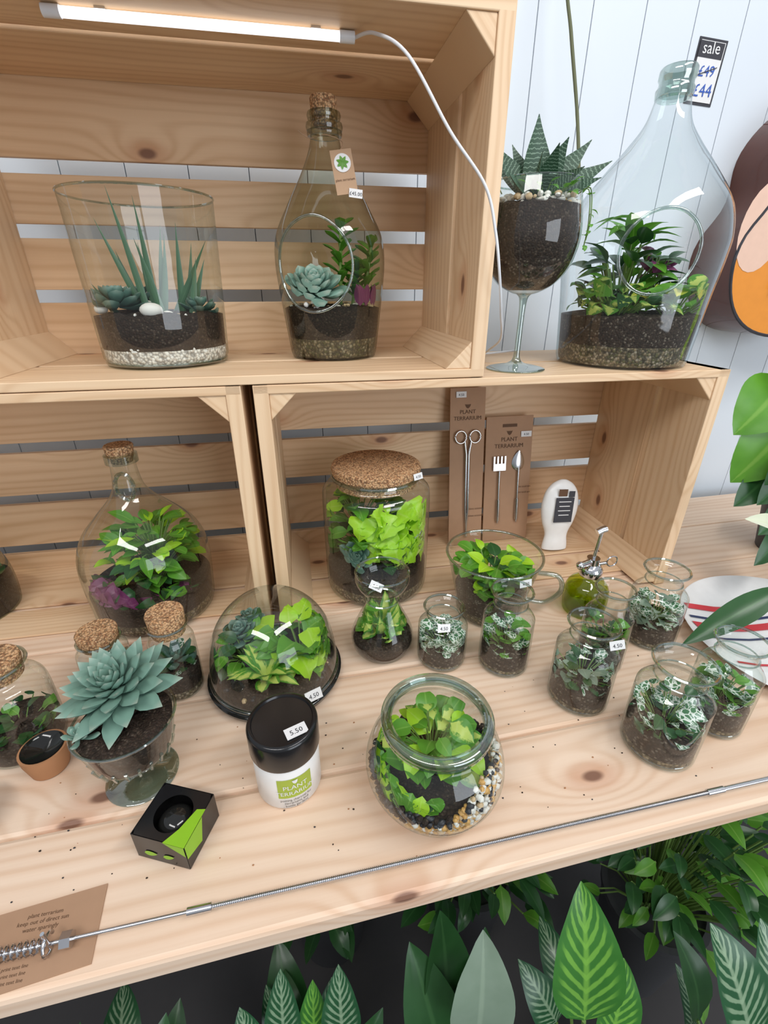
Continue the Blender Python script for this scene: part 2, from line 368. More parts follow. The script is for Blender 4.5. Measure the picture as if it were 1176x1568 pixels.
# ------------------------------------------------------------ table
b=B()
ys=[.0,.131,.271,.411,.551]
b.M=Matrix.Translation((-.35,.200,0))@Matrix.Rotation(math.radians(1.9),4,'Z')
for y0,y1 in zip(ys,ys[1:]+[.685]): b.box((.5,(y0+y1)/2,T-.014),(2.5,y1-y0-.0006,.028),'pine_t')
b.box((.5,.05,T-.055),(2.3,.02,.05),'pine_t'); b.box((.5,.64,T-.055),(2.3,.02,.05),'pine_t')
for xx in(-.66,1.66):
    for yy in(.05,.64): b.box((xx,yy,.452),(.05,.05,.904),'pine_t')
b.build('wooden_table',.005)
# ------------------------------------------------------------ crates
def crate(name,x0,x1,z0,z1,gaps,y0=.6,d=.26,low=False):
    b=B(); t=.019; y1=y0+d; fb=.004 if low else .0112
    for xa in(x0,x1-t):
        ym=y0+d*.42
        b.box((xa+t/2,(y0+ym)/2-.003,(z0+z1)/2),(t,ym-y0-.006,z1-z0),'pine',axis=2)
        b.box((xa+t/2,(ym+y1)/2+.003,(z0+z1)/2),(t,y1-ym-.006,z1-z0),'pine',axis=2)
    for zz,th,ya in((z0,fb,y0+(.05 if low else 0)),(z1-.0112,.0112,y0)):
        zs=[ya,y0+.118,y0+.128,y1]; xi=t if (low and zz==z0) else 0
        b.box(((x0+x1)/2,(zs[0]+zs[1])/2,zz+th/2),(x1-x0-.0004-2*xi,zs[1]-zs[0],th),'pine',axis=0)
        b.box(((x0+x1)/2,(zs[2]+zs[3])/2,zz+th/2),(x1-x0-.0004-2*xi,zs[3]-zs[2],th),'pine',axis=0)
    cur=z0+.001
    for g in gaps+[None]:
        top=(g-.009) if g else z1-.001
        b.box(((x0+x1)/2,y1+.0055,(cur+top)/2),(x1-x0,.010,top-cur),'pine_d'); cur=(g+.009) if g else 0
    q=.034
    for sx,xx in((1,x0+t),(-1,x1-t)):
        for sz,zz in((1,z0+fb),(-1,z1-.0112)):
            b.prism([(xx,zz),(xx+sx*q,zz),(xx,zz+sz*q)],y0+.002,y1,'pine')
    return b.build(name,.0012)
crate('wooden_crate',-.752,-.068,T+.001,H-.001,[1.005,1.105,1.20],low=True)
crate('wooden_crate',-.054,.632,T+.001,H-.001,[1.005,1.105,1.20],low=True)
crate('wooden_crate',-.395,.2465,H,H+.366,[1.436,1.522,1.60])
# ------------------------------------------------------------ LED + cable
b=B()
b.tube([(-.20,.665,1.690),(.078,.665,1.690)],.0045,'led',16)
for xx in(-.205,.083): b.tube([(xx-.008,.665,1.690),(xx+.008,.665,1.690)],.0053,'cable',16)
for xx in(-.16,.05): b.box((xx,.665,1.6948),(.01,.006,.0018),'steel')
b.build('led_light_bar')
def smooth3(pts,n=10):
    pts=[V(p) for p in pts]; P=[pts[0]]+pts+[pts[-1]]; out=[]
    for i in range(1,len(P)-2):
        for k in range(n):
            t=k/n; a,b_,c,d=P[i-1:i+3]; out.append(.5*((2*b_)+(c-a)*t+(2*a-5*b_+4*c-d)*t*t+(3*b_-a-3*c+d)*t**3))
    out.append(pts[-1]); return out
b=B(); b.tube(smooth3([(.091,.665,1.690),(.108,.635,1.684),(.135,.595,1.655),(.177,.58,1.594),(.220,.580,1.5485),(.236,.578,1.505),(.247,.580,1.46),(.262,.60,1.42),(.283,.64,1.385),(.300,.72,1.360),(.33,.80,1.3445),(.40,.83,1.3445)]),.0017,'cable',8); b.build('power_cable')
# ------------------------------------------------------------ glass vase terrarium
def vase():
    c=V((-.176,.738,HU)); b=B()
    pr=[(0,.001),(.066,.001),(.078,.003),(.082,.010),(.084,.05),(.089,.198)]
    b.lathe(c,pr,'glass',64); b.ring(c,.089,.198,.0014,'gedge',64); b.ring(c,.079,.004,.002,'gedge',64)
    fill(b,c,pr,.004,.022,'wgrav'); fill(b,c,pr,.0221,.062,'soil')
    pebbles(b,c,.018,.025,.080,90,.003,['stw'],.85)
    pebbles(b,c,.062,.066,.072,30,.0035,['stw','stk','stb'])
    setclamp(b,c,pr,.93)
    rosette(b,c+V((-.045,-.03,.072)),.044,28,'ech2',.5,.09)
    rosette(b,c+V((.055,-.015,.066)),.032,20,'ech2',.5,.09)
    rosette(b,c+V((-.03,.03,.078)),.032,20,'ech2',.5,.09)
    for k,(bx,by,tx,tz) in enumerate([(-.01,-.02,-.03,.205),(-.015,-.01,-.06,.175),(0,-.02,.0,.195),(.005,0,.02,.16),(.01,-.03,-.005,.15),(.035,.01,.05,.15),(.03,.0,.04,.17),(-.02,0,-.045,.14),(0,.02,.015,.17),(.04,.02,.065,.13),(-.01,.02,-.02,.15),(.045,-.02,.06,.13),(-.055,.0,-.075,.10),(.02,.0,.075,.15)]):
        b.leaf(c+V((bx,by,.062)),c+V((tx,by+rnd(-.02,.02),tz)),.0105,'aloe',V((0,-1,0)),rnd(-.05,.05),.3,'spike',8,.0025)
    for x,y,z,s in[(.005,-.065,.070,.011),(-.05,.03,.087,.012),(-.02,.01,.072,.010),(-.065,-.03,.07,.007),(.02,-.05,.064,.006)]:
        b.ball(c+V((x,y,z)),s,'stw',(1.3,1,.8),12,8,.04)
    b.clamp=None
    return b.build('glass_vase_terrarium',0,c)
vase()
def holeskip(ang,zc,rh,Rf):
    def f(q):
        R=math.hypot(q.x,q.y)
        if R<.02: return False
        da=(math.atan2(q.y,q.x)-ang+math.pi)%(2*math.pi)-math.pi
        return abs(da)<1.4 and math.hypot(da*Rf,q.z-zc)<rh
    return f
def holering(b,c,prof,ang,zc,rh,Rf,mat,r=.0022):
    pts=[]
    for i in range(48):
        p=2*math.pi*i/48; z=zc+rh*math.sin(p); a=ang+rh*math.cos(p)/Rf; R=rad_at(prof,z); pts.append(V(c)+V((R*math.cos(a),R*math.sin(a),z)))
    b.tube(pts,r,mat,8,closed=True)
def olive():
    c=V((.062,.760,HU)); b=B()
    pr=spl([(0,.0),(.055,.0),(.064,.004),(.068,.03),(.074,.08),(.078,.125),(.074,.16),(.056,.195),(.036,.228),(.023,.255),(.018,.275),(.017,.288)],6)
    ang=math.atan2(-.765,-.065)-.34; sk=holeskip(ang,.122,.057,.078)
    b.lathe(c,pr,'golive',120,skip=sk); holering(b,c,pr,ang,.122,.057,.078,'gedge')
    for z,r,t in[(.275,.0220,.003),(.282,.0230,.004),(.2935,.0210,.0035)]:
        b.lathe(c,[(r-.005,z-t),(r,z-t),(r+.001,z),(r,z+t),(r-.005,z+t)],'golive',32)
    b.lathe(c,[(.017,.288),(.0185,.298),(.015,.298)],'golive',32)
    b.lathe(c,[(0,.313),(.016,.313),(.0172,.311),(.0165,.296),(.014,.283),(0,.283)],'cork',24)
    fill(b,c,pr,.003,.028,'gravel'); fill(b,c,pr,.0281,.068,'soil')
    pebbles(b,c,.069,.074,.062,60,.004,['stw','stw','stb'],.3)
    setclamp(b,c,pr,.92)
    rosette(b,c+V((-.028,-.04,.088)),.052,38,'ech',.48,.09,tilt=V((0,-.5,1)))
    for sx,sy,hh in[(.012,-.01,.170),(.045,-.01,.150),(.03,.0,.12)]:
        s0=c+V((sx,sy,.068)); s1=c+V((sx*1.3,sy,hh)); b.tube([s0,s1],.0025,'stem',6)
        for i in range(17):
            t=.25+.75*i/16; p=s0.lerp(s1,t); a=i*2.4; d=V((math.cos(a),math.sin(a),.55)).normalized()
            b.leaf(p,p+d*.030,.015,'lg',V((0,0,1)),.05,.1,'spoon',5,.002)
    for i in range(8):
        a=rnd(-2,0); p=c+V((.04+.02*math.cos(a),-.035+.02*math.sin(a),.072)); b.leaf(p,p+V((rnd(-.01,.02),rnd(-.02,.01),.028)),.016,'pur')
    b.clamp=None
    R=Matrix.Rotation(math.radians(-8),3,'Y')@Matrix.Rotation(math.radians(-14),3,'X')
    o=c+V((.018,-.052,.226)); b.box(o,(.027,.0008,.050),'kraft2',R)
    k=o+R@V((0,-.001,.010)); vs=[k+R@V((.0105*math.cos(a),0,.0105*math.sin(a))) for a in [2*math.pi*i/24 for i in range(24)]]
    b.add(vs,[tuple(range(24))],'paper',None,False)
    for i in range(7):
        a=2*math.pi*i/7; b.leaf(k+R@V((0,-.0008,0)),k+R@V((.008*math.cos(a),-.0008,.008*math.sin(a))),.004,'lg',V((0,-1,0)),0,0)
    b.text('plant terrarium',.004,Matrix.Translation(o+R@V((0,-.001,-.010)))@(R@Matrix.Rotation(math.pi/2,3,'X')).to_4x4(),'dkink')
    sticker(b,o+R@V((.010,-.0015,-.026)),(.017,.010),0,-.2,.1,'£45.00')
    b.tube(smooth3([o+R@V((0,0,.024)),c+V((.02,-.02,.264)),c+V((.0,-.0195,.270)),c+V((-.02,-.01,.268)),c+V((-.035,-.015,.274))]),.0005,'kraft2',5)
    return b.build('bottle_terrarium',0,c)
olive()
def wine():
    c=V((.319,.660,H)); b=B()
    pr=spl([(.004,.098),(.018,.101),(.038,.112),(.054,.132),(.0615,.157),(.062,.177),(.058,.204),(.053,.227)],6)
    b.lathe(c,pr,'glass',64); b.lathe(c,spl([(0,.0),(.038,.0),(.040,.0015),(.030,.004),(.012,.008),(.005,.016),(.0042,.04),(.0042,.075),(.006,.094),(.012,.100)],5),'gedge',40)
    b.ring(c,.053,.227,.0012,'gedge',64)
    fill(b,c,pr,.104,.140,'soil2',.96); fill(b,c,pr,.1401,.200,'soil',.96)
    pebbles(b,c,.197,.210,.053,170,.0042,['stw','stw','stw','stb'],.45)
    k=c+V((0,0,.204))
    for tx,ty,tz,w in[(-.008,0,.080,.048),(-.070,-.01,.050,.036),(.060,-.01,.056,.036),(.086,-.02,.034,.034),(-.058,-.045,.012,.036),(.03,-.055,.02,.038),(-.022,-.05,.033,.038),(.024,-.02,.055,.038),(-.03,.02,.054,.036),(.045,.035,.04,.03),(.0,-.045,.043,.036),(-.045,.04,.04,.03),(.06,-.045,.012,.034)]:
        b.leaf(k+V((tx*.08,ty*.08,.006)),k+V((tx,ty,tz+.01)),w,'zeb',V((-tx*.3,-1,.6)),-.05,.35,'tri',9,.004)
    bush(b,k+V((0,-.02,.0)),.04,.022,34,.014,['lg'],.6)
    for a,l in((-.4,.05),(-.2,.06),(3.3,.035),(2.9,.05)):
        p0=k+V((.05*math.cos(a),.05*math.sin(a),.008)); pts=smooth3([p0,p0+V((.012*math.cos(a),-.01,.006)),p0+V((.018*math.cos(a),-.012,-l*.5)),p0+V((.016*math.cos(a),-.012,-l))],4); b.tube(pts,.0008,'stem',4)
        for q in pts[3::2]: b.leaf(q,q+V((rnd(-.01,.01),-.004,rnd(-.008,.003))),.007,'lg')
    return b.build('wine_glass_planter',0,c)
wine()
b=B(); b.tube(smooth3([(.475,.84,1.62),(.48,.88,1.70),(.462,.90,1.80),(.452,.92,1.88),(.462,.93,2.0),(.45,.94,2.25)]),.0028,'vine',8)
b.build('hanging_vine_stem')
def bigb():
    c=V((.515,.700,H)); b=B()
    pr=spl([(0,0),(.083,0),(.095,.004),(.098,.03),(.103,.09),(.109,.145),(.109,.175),(.098,.212),(.070,.250),(.045,.280),(.028,.305),(.0205,.335),(.019,.348)],6)
    ang=math.atan2(-.70,-.52)+.22; sk=holeskip(ang,.148,.049,.109)
    b.lathe(c,pr,'gblue',120,skip=sk); holering(b,c,pr,ang,.148,.049,.109,'gedge')
    b.lathe(c,[(.019,.328),(.0225,.330),(.0235,.338),(.0215,.341),(.0205,.346),(.0225,.349),(.0225,.358),(.0205,.361),(.0175,.361),(.0175,.333)],'gedge',32)
    fill(b,c,pr,.003,.030,'gravel'); fill(b,c,pr,.0301,.070,'soil2')
    setclamp(b,c,pr,.92)
    bush(b,c+V((-.045,-.035,.066)),.055,.055,50,.042,['lg','lv','lv','ld'],.7)
    bush(b,c+V((-.02,.0,.066)),.055,.11,54,.046,['lg','ld','ld'],.55)
    bush(b,c+V((.035,-.05,.066)),.05,.05,30,.038,['yel','lv','lg'],.8)
    bush(b,c+V((.02,-.02,.10)),.02,.055,14,.030,['pur','ld'],.8)
    for k in range(14):
        p=c+V((-.015,0,.175)); a=rnd(0,6.28); b.leaf(p+V((0,0,rnd(-.03,.02))),p+V((.06*math.cos(a),.06*math.sin(a),rnd(-.015,.03))),.024,'lg',None,.15,.2,'lance')
    b.tube([c+V((-.01,0,.06)),c+V((-.015,0,.18))],.002,'stem',6)
    b.clamp=None
    return b.build('bottle_terrarium',0,c)
bigb()
# ------------------------------------------------------------ lower shelf
ZL=T+.0055
def demijohn():
    c=V((-.260,.700,ZL)); b=B()
    pr=spl([(0,0),(.078,0),(.090,.004),(.093,.03),(.096,.08),(.093,.115),(.080,.145),(.056,.172),(.034,.195),(.022,.215),(.018,.240),(.0175,.262)],6)
    b.lathe(c,pr,'glass',72); b.lathe(c,[(.0175,.252),(.0225,.254),(.0225,.266),(.018,.268)],'gedge',32)
    b.lathe(c,[(0,.280),(.0185,.280),(.02,.278),(.018,.266),(.015,.254),(0,.254)],'cork',24)
    b.tube([c+V((.006+.012*math.cos(a),-.030,.226+.02*math.sin(a))) for a in[2*math.pi*i/20 for i in range(20)]],.003,'gedge',6,closed=True)
    fill(b,c,pr,.003,.02,'gravel'); fill(b,c,pr,.0201,.052,'soil')
    setclamp(b,c,pr,.93)
    bush(b,c+V((.005,.0,.05)),.058,.085,80,.034,['lg','lg','ld','lg','lb'],.65)
    bush(b,c+V((0.015,0,.1)),.050,.058,60,.040,['lb','lg','lg'],.45,shape='lance')
    for i in range(34):
        a=rnd(3.3,4.9); r=rnd(.065,.088); p=c+V((r*math.cos(a),r*math.sin(a),rnd(.045,.072))); d=V((rnd(-.8,.8),-.4,rnd(-.3,.7))).normalized(); b.leaf(p-d*.01,p+d*.020,.022,random.choice(['pur','pur','pur','ld']),V((0,-1,.6)),.1,.2,'heart')
    for i in range(16):
        a=rnd(5.0,5.8); r=rnd(.065,.088); p=c+V((r*math.cos(a),r*math.sin(a),rnd(.045,.066))); d=V((rnd(-.8,.8),-.4,rnd(-.3,.7))).normalized(); b.leaf(p-d*.01,p+d*.016,.018,random.choice(['pur','lg','ld']),V((0,-1,.6)),.1,.2,'heart')
    b.clamp=None
    return b.build('bottle_terrarium',0,c)
demijohn()
def corkjar():
    c=V((.117,.704,ZL)); b=B()
    pr=spl([(0,0),(.078,0),(.086,.004),(.089,.02),(.09,.10),(.09,.172),(.085,.188),(.073,.198),(.0705,.210)],5)
    b.lathe(c,pr,'glass',72); b.ring(c,.0725,.207,.0025,'gedge',56)
    b.lathe(c,[(0,.226),(.068,.226),(.0725,.224),(.0735,.219),(.0725,.2115),(.069,.2105),(.067,.192),(0,.192)],'cork',48)
    fill(b,c,pr,.003,.022,'gravel'); fill(b,c,pr,.0221,.048,'soil')
    setclamp(b,c,pr,.94,.190)
    bush(b,c+V((0,0,.05)),.08,.10,100,.036,['lg','lg','ld'],.7)
    bush(b,c+V((-.03,0,.12)),.06,.055,50,.034,['lg','lg','lb'],.7)
    for i in range(36):
        a=rnd(-2.2,-.4); z=rnd(.080,.168); r=.064*rnd(.9,1.25); p=c+V((.012+r*math.cos(a),r*math.sin(a),z)); d=V((rnd(-.6,.6),-.35,rnd(-.7,.25))).normalized()
        b.leaf(p-d*.015,p+d*.032,.046,'lb',V((0,-1,.7)),.08,.15,'heart',8,0,.07)
    bush(b,c+V((.03,-.06,.06)),.035,.05,18,.036,['lb','lv'],.8)
    bush(b,c+V((.06,-.04,.07)),.03,.06,26,.022,['fit'],.7)
    rosette(b,c+V((-.045,-.060,.085)),.036,26,'ech2',.5,.09,tilt=V((-.1,-1,.8)))
    b.clamp=None
    sticker(b,c+V((.058,-.052,.218)),(.018,.010),.5,-.3)
    return b.build('cork_lid_jar_terrarium',0,c)
corkjar()
def packs():
    L=math.radians(-9)
    R=Matrix.Rotation(L,3,'X')
    def P(o,p): return o+R@V(p)
    TX=lambda o,p:Matrix.Translation(P(o,p))@(R@Matrix.Rotation(math.pi/2,3,'X')).to_4x4()
    b=B(); o=V((.318,.795,ZL+.0003)); b.box(P(o,(0,0,.158)),(.070,.003,.316),'kraft',R)
    b.text('PLANT',.0105,TX(o,(0,-.0022,.268)),'dkink'); b.text('TERRARIUM',.0105,TX(o,(0,-.0022,.256)),'dkink')
    for q in range(5): b.leaf(P(o,(0,-.002,.278)),P(o,(.006*(q-2)/2,-.002,.286)),.003,'dkink',V((0,-1,0)),0,0)
    sticker(b,P(o,(-.014,-.003,.304)),(.020,.011),0,L)
    for sx in(-1,1):
        b.tube([P(o,(sx*.0145+.011*math.cos(a),-.006,.224+.012*math.sin(a))) for a in[2*math.pi*i/24 for i in range(24)]],.0017,'steel',8,closed=True)
        b.tube([P(o,(sx*.006,-.006,.215)),P(o,(sx*.003,-.006,.19)),P(o,(sx*.003,-.006,.08)),P(o,(-sx*.001,-.006,.02))],.0022,'steel',8)
    for z in(.06,.075): b.text('stainless scissors',.006,TX(o,(.018,-.0022,z)),'dkink')
    b.build('scissors_pack')
    b=B(); o=V((.408,.80,ZL+.0003)); b.box(P(o,(0,0,.129)),(.098,.003,.258),'kraft',R)
    b.box(P(o,(0,-.0012,.240)),(.03,.002,.006),'dkink',R)
    b.text('PLANT',.0115,TX(o,(0,-.0022,.209)),'dkink'); b.text('TERRARIUM',.0115,TX(o,(0,-.0022,.196)),'dkink')
    for q in range(5): b.leaf(P(o,(0,-.002,.221)),P(o,(.006*(q-2)/2,-.002,.230)),.003,'dkink',V((0,-1,0)),0,0)
    sticker(b,P(o,(.035,-.003,.222)),(.022,.011),0,L)
    b.tube([P(o,(-.020,-.006,.04)),P(o,(-.020,-.006,.150))],.0020,'steel',8); b.tube([P(o,(-.020,-.006,.045)),P(o,(-.020,-.006,.09))],.0038,'steel',8)
    b.box(P(o,(-.020,-.006,.158)),(.026,.0015,.014),'steel',R)
    for q in(-.0115,-.004,.004,.0115): b.box(P(o,(-.020+q,-.006,.172)),(.003,.0015,.016),'steel',R)
    b.tube([P(o,(.021,-.006,.04)),P(o,(.021,-.006,.155))],.0020,'steel',8); b.tube([P(o,(.021,-.006,.045)),P(o,(.021,-.006,.09))],.0038,'steel',8)
    b.leaf(P(o,(.021,-.006,.148)),P(o,(.021,-.006,.190)),.027,'steel',R@V((0,-1,0)),0,-.3,'ovate',10,.001)
    for z in(.10,.112): b.text('mini tool set',.006,TX(o,(.036,-.0022,z)),'dkink')
    b.build('garden_tool_pack')
packs()
def flask():
    b=B(); c=V((.490,.742,ZL+.0025)); R=Matrix.Rotation(math.radians(-8),3,'X')@Matrix.Rotation(math.radians(3),3,'Y')
    prs=[(0,0),(.024,0),(.027,.004),(.026,.015),(.024,.028),(.026,.040),(.033,.057),(.038,.080),(.038,.100),(.033,.121),(.022,.136),(.008,.144),(0,.145)]
    b.M=Matrix.Translation(c)@R.to_4x4(); b.lathe((0,0,0),spl(prs,4),'white',40,sy=.42)
    b.box((.0,-.0166,.087),(.038,.001,.050),'ink'); b.box((-.006,-.0166,.122),(.018,.0006,.014),'dkink'); b.box((.013,-.0165,.119),(.012,.0006,.012),'ink')
    for i in range(4): b.box((0,-.0174,.104-.009*i),(.026-.004*(i%2),.0004,.0015),'paper')
    b.M=Matrix.Identity(4); b.build('white_plastic_scoop')
flask()
def bowl():
    random.seed(91); c=V((.287,.588,T+.001)); b=B()
    pr=spl([(0,0),(.045,0),(.053,.004),(.056,.03),(.065,.07),(.0745,.110)],5)
    b.lathe(c,pr,'glass',64); b.ring(c,.0745,.110,.0022,'gedge',64,8)
    b.tube(smooth3([c+V((.068,-.022,.078)),c+V((.097,-.034,.075)),c+V((.103,-.038,.05)),c+V((.083,-.03,.025)),c+V((.055,-.015,.024))]),.0042,'gedge',8)
    fill(b,c,pr,.003,.018,'gravel'); fill(b,c,pr,.0181,.048,'soil2')
    setclamp(b,c,pr,.93); bush(b,c+V((0,0,.048)),.055,.06,85,.034,['lg','lg','lb','lg','ld'],.7); b.clamp=None
    sticker(b,c+V((.018,-.075,.100)),(.020,.011),.15,-.2)
    b.build('glass_cup_terrarium',0,c)
bowl()
def mister():
    c=V((.444,.560,T+.001)); b=B()
    b.lathe(c,spl([(0,0),(.028,0),(.033,.004),(.035,.03),(.031,.05),(.018,.064),(.015,.07)],6),'ggreen',40)
    b.lathe(c,spl([(0,.002),(.026,.003),(.031,.012),(.032,.03),(.03,.04),(0,.04)],4),'ggreen',40)
    b.lathe(c,[(0,.068),(.017,.068),(.018,.072),(.018,.080),(.014,.086),(.010,.089),(.010,.100),(0,.100)],'dsteel',24)
    b.tube([c+V((0,0,.1)),c+V((.004,0,.145))],.0028,'dsteel',8); b.tube([c+V((-.004,0,.146)),c+V((.004,0,.150)),c+V((.010,0,.151))],.0055,'dsteel',10)
    b.tube([c+V((0,0,.094)),c+V((-.028,-.012,.097))],.005,'dsteel',10); b.ball(c+V((-.031,-.013,.097)),.0065,'dsteel')
    b.tube([c+V((.008,0,.086)),c+V((.022,-.006,.092))],.003,'dsteel',8)
    b.tube([c+V((.028+.009*math.cos(a),-.008,.095+.009*math.sin(a))) for a in[2*math.pi*i/18 for i in range(18)]],.0012,'dsteel',6,closed=True)
    b.tube([c+V((0,0,.068)),c+V((.004,0,.006))],.0012,'glass',6)
    b.build('plant_mister',0,c)
mister()
def waist():
    random.seed(92); c=V((.096,.532,T+.001)); b=B()
    pr=spl([(0,0),(.030,0),(.040,.004),(.0455,.018),(.044,.035),(.034,.058),(.0245,.078),(.0225,.090),(.026,.100),(.035,.113),(.0385,.124),(.037,.134)],6)
    b.lathe(c,pr,'glass',56); b.ring(c,.037,.134,.0017,'gedge',40); b.ring(c,.023,.088,.0015,'gedge',40)
    fill(b,c,pr,.002,.026,'soil'); setclamp(b,c,pr,.92)
    bush(b,c+V((0,0,.024)),.030,.045,40,.032,['lg','lv','lg'],.55)
    for i in range(14):
        a=rnd(0,6.28); p=c+V((.008*math.cos(a),.008*math.sin(a),.03)); b.leaf(p,c+V((.026*math.cos(a),.026*math.sin(a),rnd(.06,.095))),.018,'lv',V((0,-1,.3)),.1,.2,'lance')
    b.clamp=None; sticker(b,c+V((-.014,-.034,.134)),(.018,.011),-.3,-.5,.35)
    b.build('waisted_vase_terrarium',0,c)
waist()
def sjar(x,y,R,Hh,mats,seed,n=34,ls=.018,st=None,fh=.34):
    random.seed(seed); c=V((x,y,T+.001)); b=B()
    pr=spl([(0,0),(R*.86,0),(R*.97,.003),(R,.009),(R,Hh*.60),(R*.95,Hh*.69),(R*.74,Hh*.77),(R*.64,Hh*.83),(R*.64,Hh*.92),(R*.74,Hh*.97),(R*.80,Hh)],5)
    b.lathe(c,pr,'glass',48)
    for z,r,t in((Hh,R*.78,.0018),(Hh*.84,R*.65,.001),(.004,R*.9,.0022)): b.ring(c,r,z,t,'gedge',40)
    fill(b,c,pr,.002,Hh*.09,'gravel',.94); fill(b,c,pr,Hh*.091,Hh*.28,'soil2',.94)
    setclamp(b,c,pr,.93)
    bush(b,c+V((0,0,Hh*.24)),R*.95,Hh*fh,n,ls,mats,.8,minz=.1)
    b.clamp=None
    if st: sticker(b,c+V(st),(.018,.011),rnd(-.2,.2),-.4,rnd(-.3,.3))
    b.build('glass_jar_terrarium',0,c)
sjar(.177,.496,.0350,.090,['fit'],11,80,.021,(-.010,-.033,.080),.38)
sjar(.262,.470,.0350,.123,['fit','lg'],12,54,.021)
sjar(.334,.394,.0380,.120,['fit','sil','ld'],13,56,.019,(.012,-.031,.110))
sjar(.399,.447,.032,.125,['lg','ld','lg'],14,40,.022)
sjar(.505,.480,.038,.122,['fit','sil','fit'],15,80,.022)
sjar(.388,.311,.0400,.124,['fit','fit','ld'],16,66,.020)
sjar(.479,.330,.034,.124,['fit','lg'],17,80,.021)
def dome():
    random.seed(21); c=V((-.060,.508,T+.001)); b=B()
    b.lathe(c,[(0,0),(.084,0),(.089,.003),(.091,.009),(.088,.012),(0,.012)],'dark',64)
    pr=spl([(.0845,.012),(.0855,.022),(.0835,.045),(.077,.074),(.063,.099),(.042,.119),(.020,.129),(.0,.131)],6)
    b.lathe(c,pr,'glass',72); b.ring(c,.0855,.0145,.0025,'gedge',64,8)
    b.lathe(c,[(0,.0125),(.079,.0125),(.079,.020),(.07,.026),(.04,.032),(0,.034)],'soil',48)
    pebbles(b,c,.020,.024,.076,70,.0035,['stb','stk','stk'],.6)
    setclamp(b,c,pr,.93)
    bush(b,c+V((.035,.005,.03)),.042,.050,40,.040,['lb','lg','lg'],.85,shape='heart',wav=.08)
    for i in range(20):
        a=i*2.4; p=c+V((-.008,-.045,.033)); e=rnd(.1,.8); b.leaf(p,p+V((math.cos(a)*math.cos(e),math.sin(a)*math.cos(e),math.sin(e)))*.050,.018,'lv',V((0,0,1)),.15,.2,'lance')
    rosette(b,c+V((-.048,.030,.045)),.036,26,'ech2',.55,.1); rosette(b,c+V((-.035,.055,.055)),.024,18,'ech2',.55,.1)
    bush(b,c+V((-.04,.01,.028)),.045,.035,44,.026,['ld','ld','lg'],.7)
    b.clamp=None
    sticker(b,c+V((.050,-.074,.024)),(.022,.013),.4,-.6)
    b.build('glass_dome_terrarium',0,c)
dome()
def vial(name,x,y,R,Hh,plant,seed):
    random.seed(seed); c=V((x,y,T+.001)); b=B()
    pr=spl([(0,0),(R*.85,0),(R*.98,.003),(R,.01),(R,Hh*.58),(R*.93,Hh*.68),(R*.76,Hh*.75),(R*.74,Hh*.80),(R*.82,Hh*.84)],5)
    b.lathe(c,pr,'glass',48); b.ring(c,R*.82,Hh*.84,.0018,'gedge',40)
    b.lathe(c,[(0,Hh),(R*.76,Hh),(R*.80,Hh*.98),(R*.75,Hh*.80),(R*.70,Hh*.74),(0,Hh*.74)],'cork',32)
    fill(b,c,pr,.002,Hh*.10,'gravel',.94); fill(b,c,pr,Hh*.101,Hh*.30,'soil',.94)
    setclamp(b,c,pr,.93,Hh*.73); 
    if plant: rosette(b,c+V((0,0,Hh*.34)),R*1.4,18,'ech2',.35,.08,'lance',lo=25)
    bush(b,c+V((0,0,Hh*.28)),R*.7,Hh*.2,18,.018,['fit','ld'],.7)
    b.clamp=None; b.build(name,0,c)
vial('cork_bottle_terrarium',-.185,.505,.0285,.126,True,31)
vial('cork_bottle_terrarium',-.282,.533,.031,.088,False,32)
def leftj():
    random.seed(33); c=V((-.352,.453,T+.001)); b=B()
    pr=spl([(0,0),(.036,0),(.041,.003),(.0425,.012),(.0425,.072),(.038,.090),(.028,.100),(.027,.112),(.030,.116)],5)
    b.lathe(c,pr,'glass',48); b.ring(c,.03,.116,.002,'gedge',40)
    b.lathe(c,[(0,.124),(.026,.124),(.027,.119),(.025,.100),(0,.100)],'cork',32)
    fill(b,c,pr,.002,.026,'soil',.95); setclamp(b,c,pr,.93); bush(b,c+V((0,0,.015)),.04,.03,46,.022,['ld','ld','lg'],.7); b.clamp=None
    b.build('cork_jar_terrarium',0,c)
    c=V((-.560,.735,ZL)); b=B(); pr=spl([(0,0),(.06,0),(.068,.004),(.07,.05),(.062,.09),(.04,.115),(.038,.13)],5); b.lathe(c,pr,'golive',48); b.ring(c,.038,.13,.002,'gedge'); fill(b,c,pr,.002,.05,'soil'); setclamp(b,c,pr,.93); bush(b,c+V((0,0,.05)),.05,.04,20,.03,['ld','lg']); b.clamp=None; b.build('glass_jar_terrarium',0,c)
leftj()
def pedestal():
    random.seed(41); c=V((-.203,.380,T+.001)); b=B()
    b.lathe(c,spl([(0,0),(.034,0),(.0355,.0015),(.028,.004),(.012,.008),(.006,.014),(.0065,.024),(.012,.030),(.006,.036),(.014,.041)],5),'gedge',40)
    pr=spl([(0,.040),(.030,.041),(.038,.044),(.041,.052),(.045,.070),(.049,.088)],5)
    b.lathe(c,pr,'glass',56); b.ring(c,.049,.088,.0015,'gedge',40)
    for i in range(22):
        a=2*math.pi*i/22; b.tube([c+V((.038*math.cos(a),.038*math.sin(a),.042)),c+V((.042*math.cos(a),.042*math.sin(a),.054))],.0018,'gedge',5)
    fill(b,c,pr,.044,.084,'soil',.95)
    b.tube([c+V((-.01,.01,.082)),c+V((-.010,.018,.106))],.006,'stem',8)
    rosette(b,c+V((-.006,.020,.108)),.065,58,'ech',.36,.07,'agave',tilt=V((-.12,-.25,1)),lo=-2,hi=80,arch=-.08)
    rosette(b,c+V((-.034,-.020,.090)),.020,14,'ech',.4,.09)
    b.build('pedestal_bowl_planter',0,c)
pedestal()
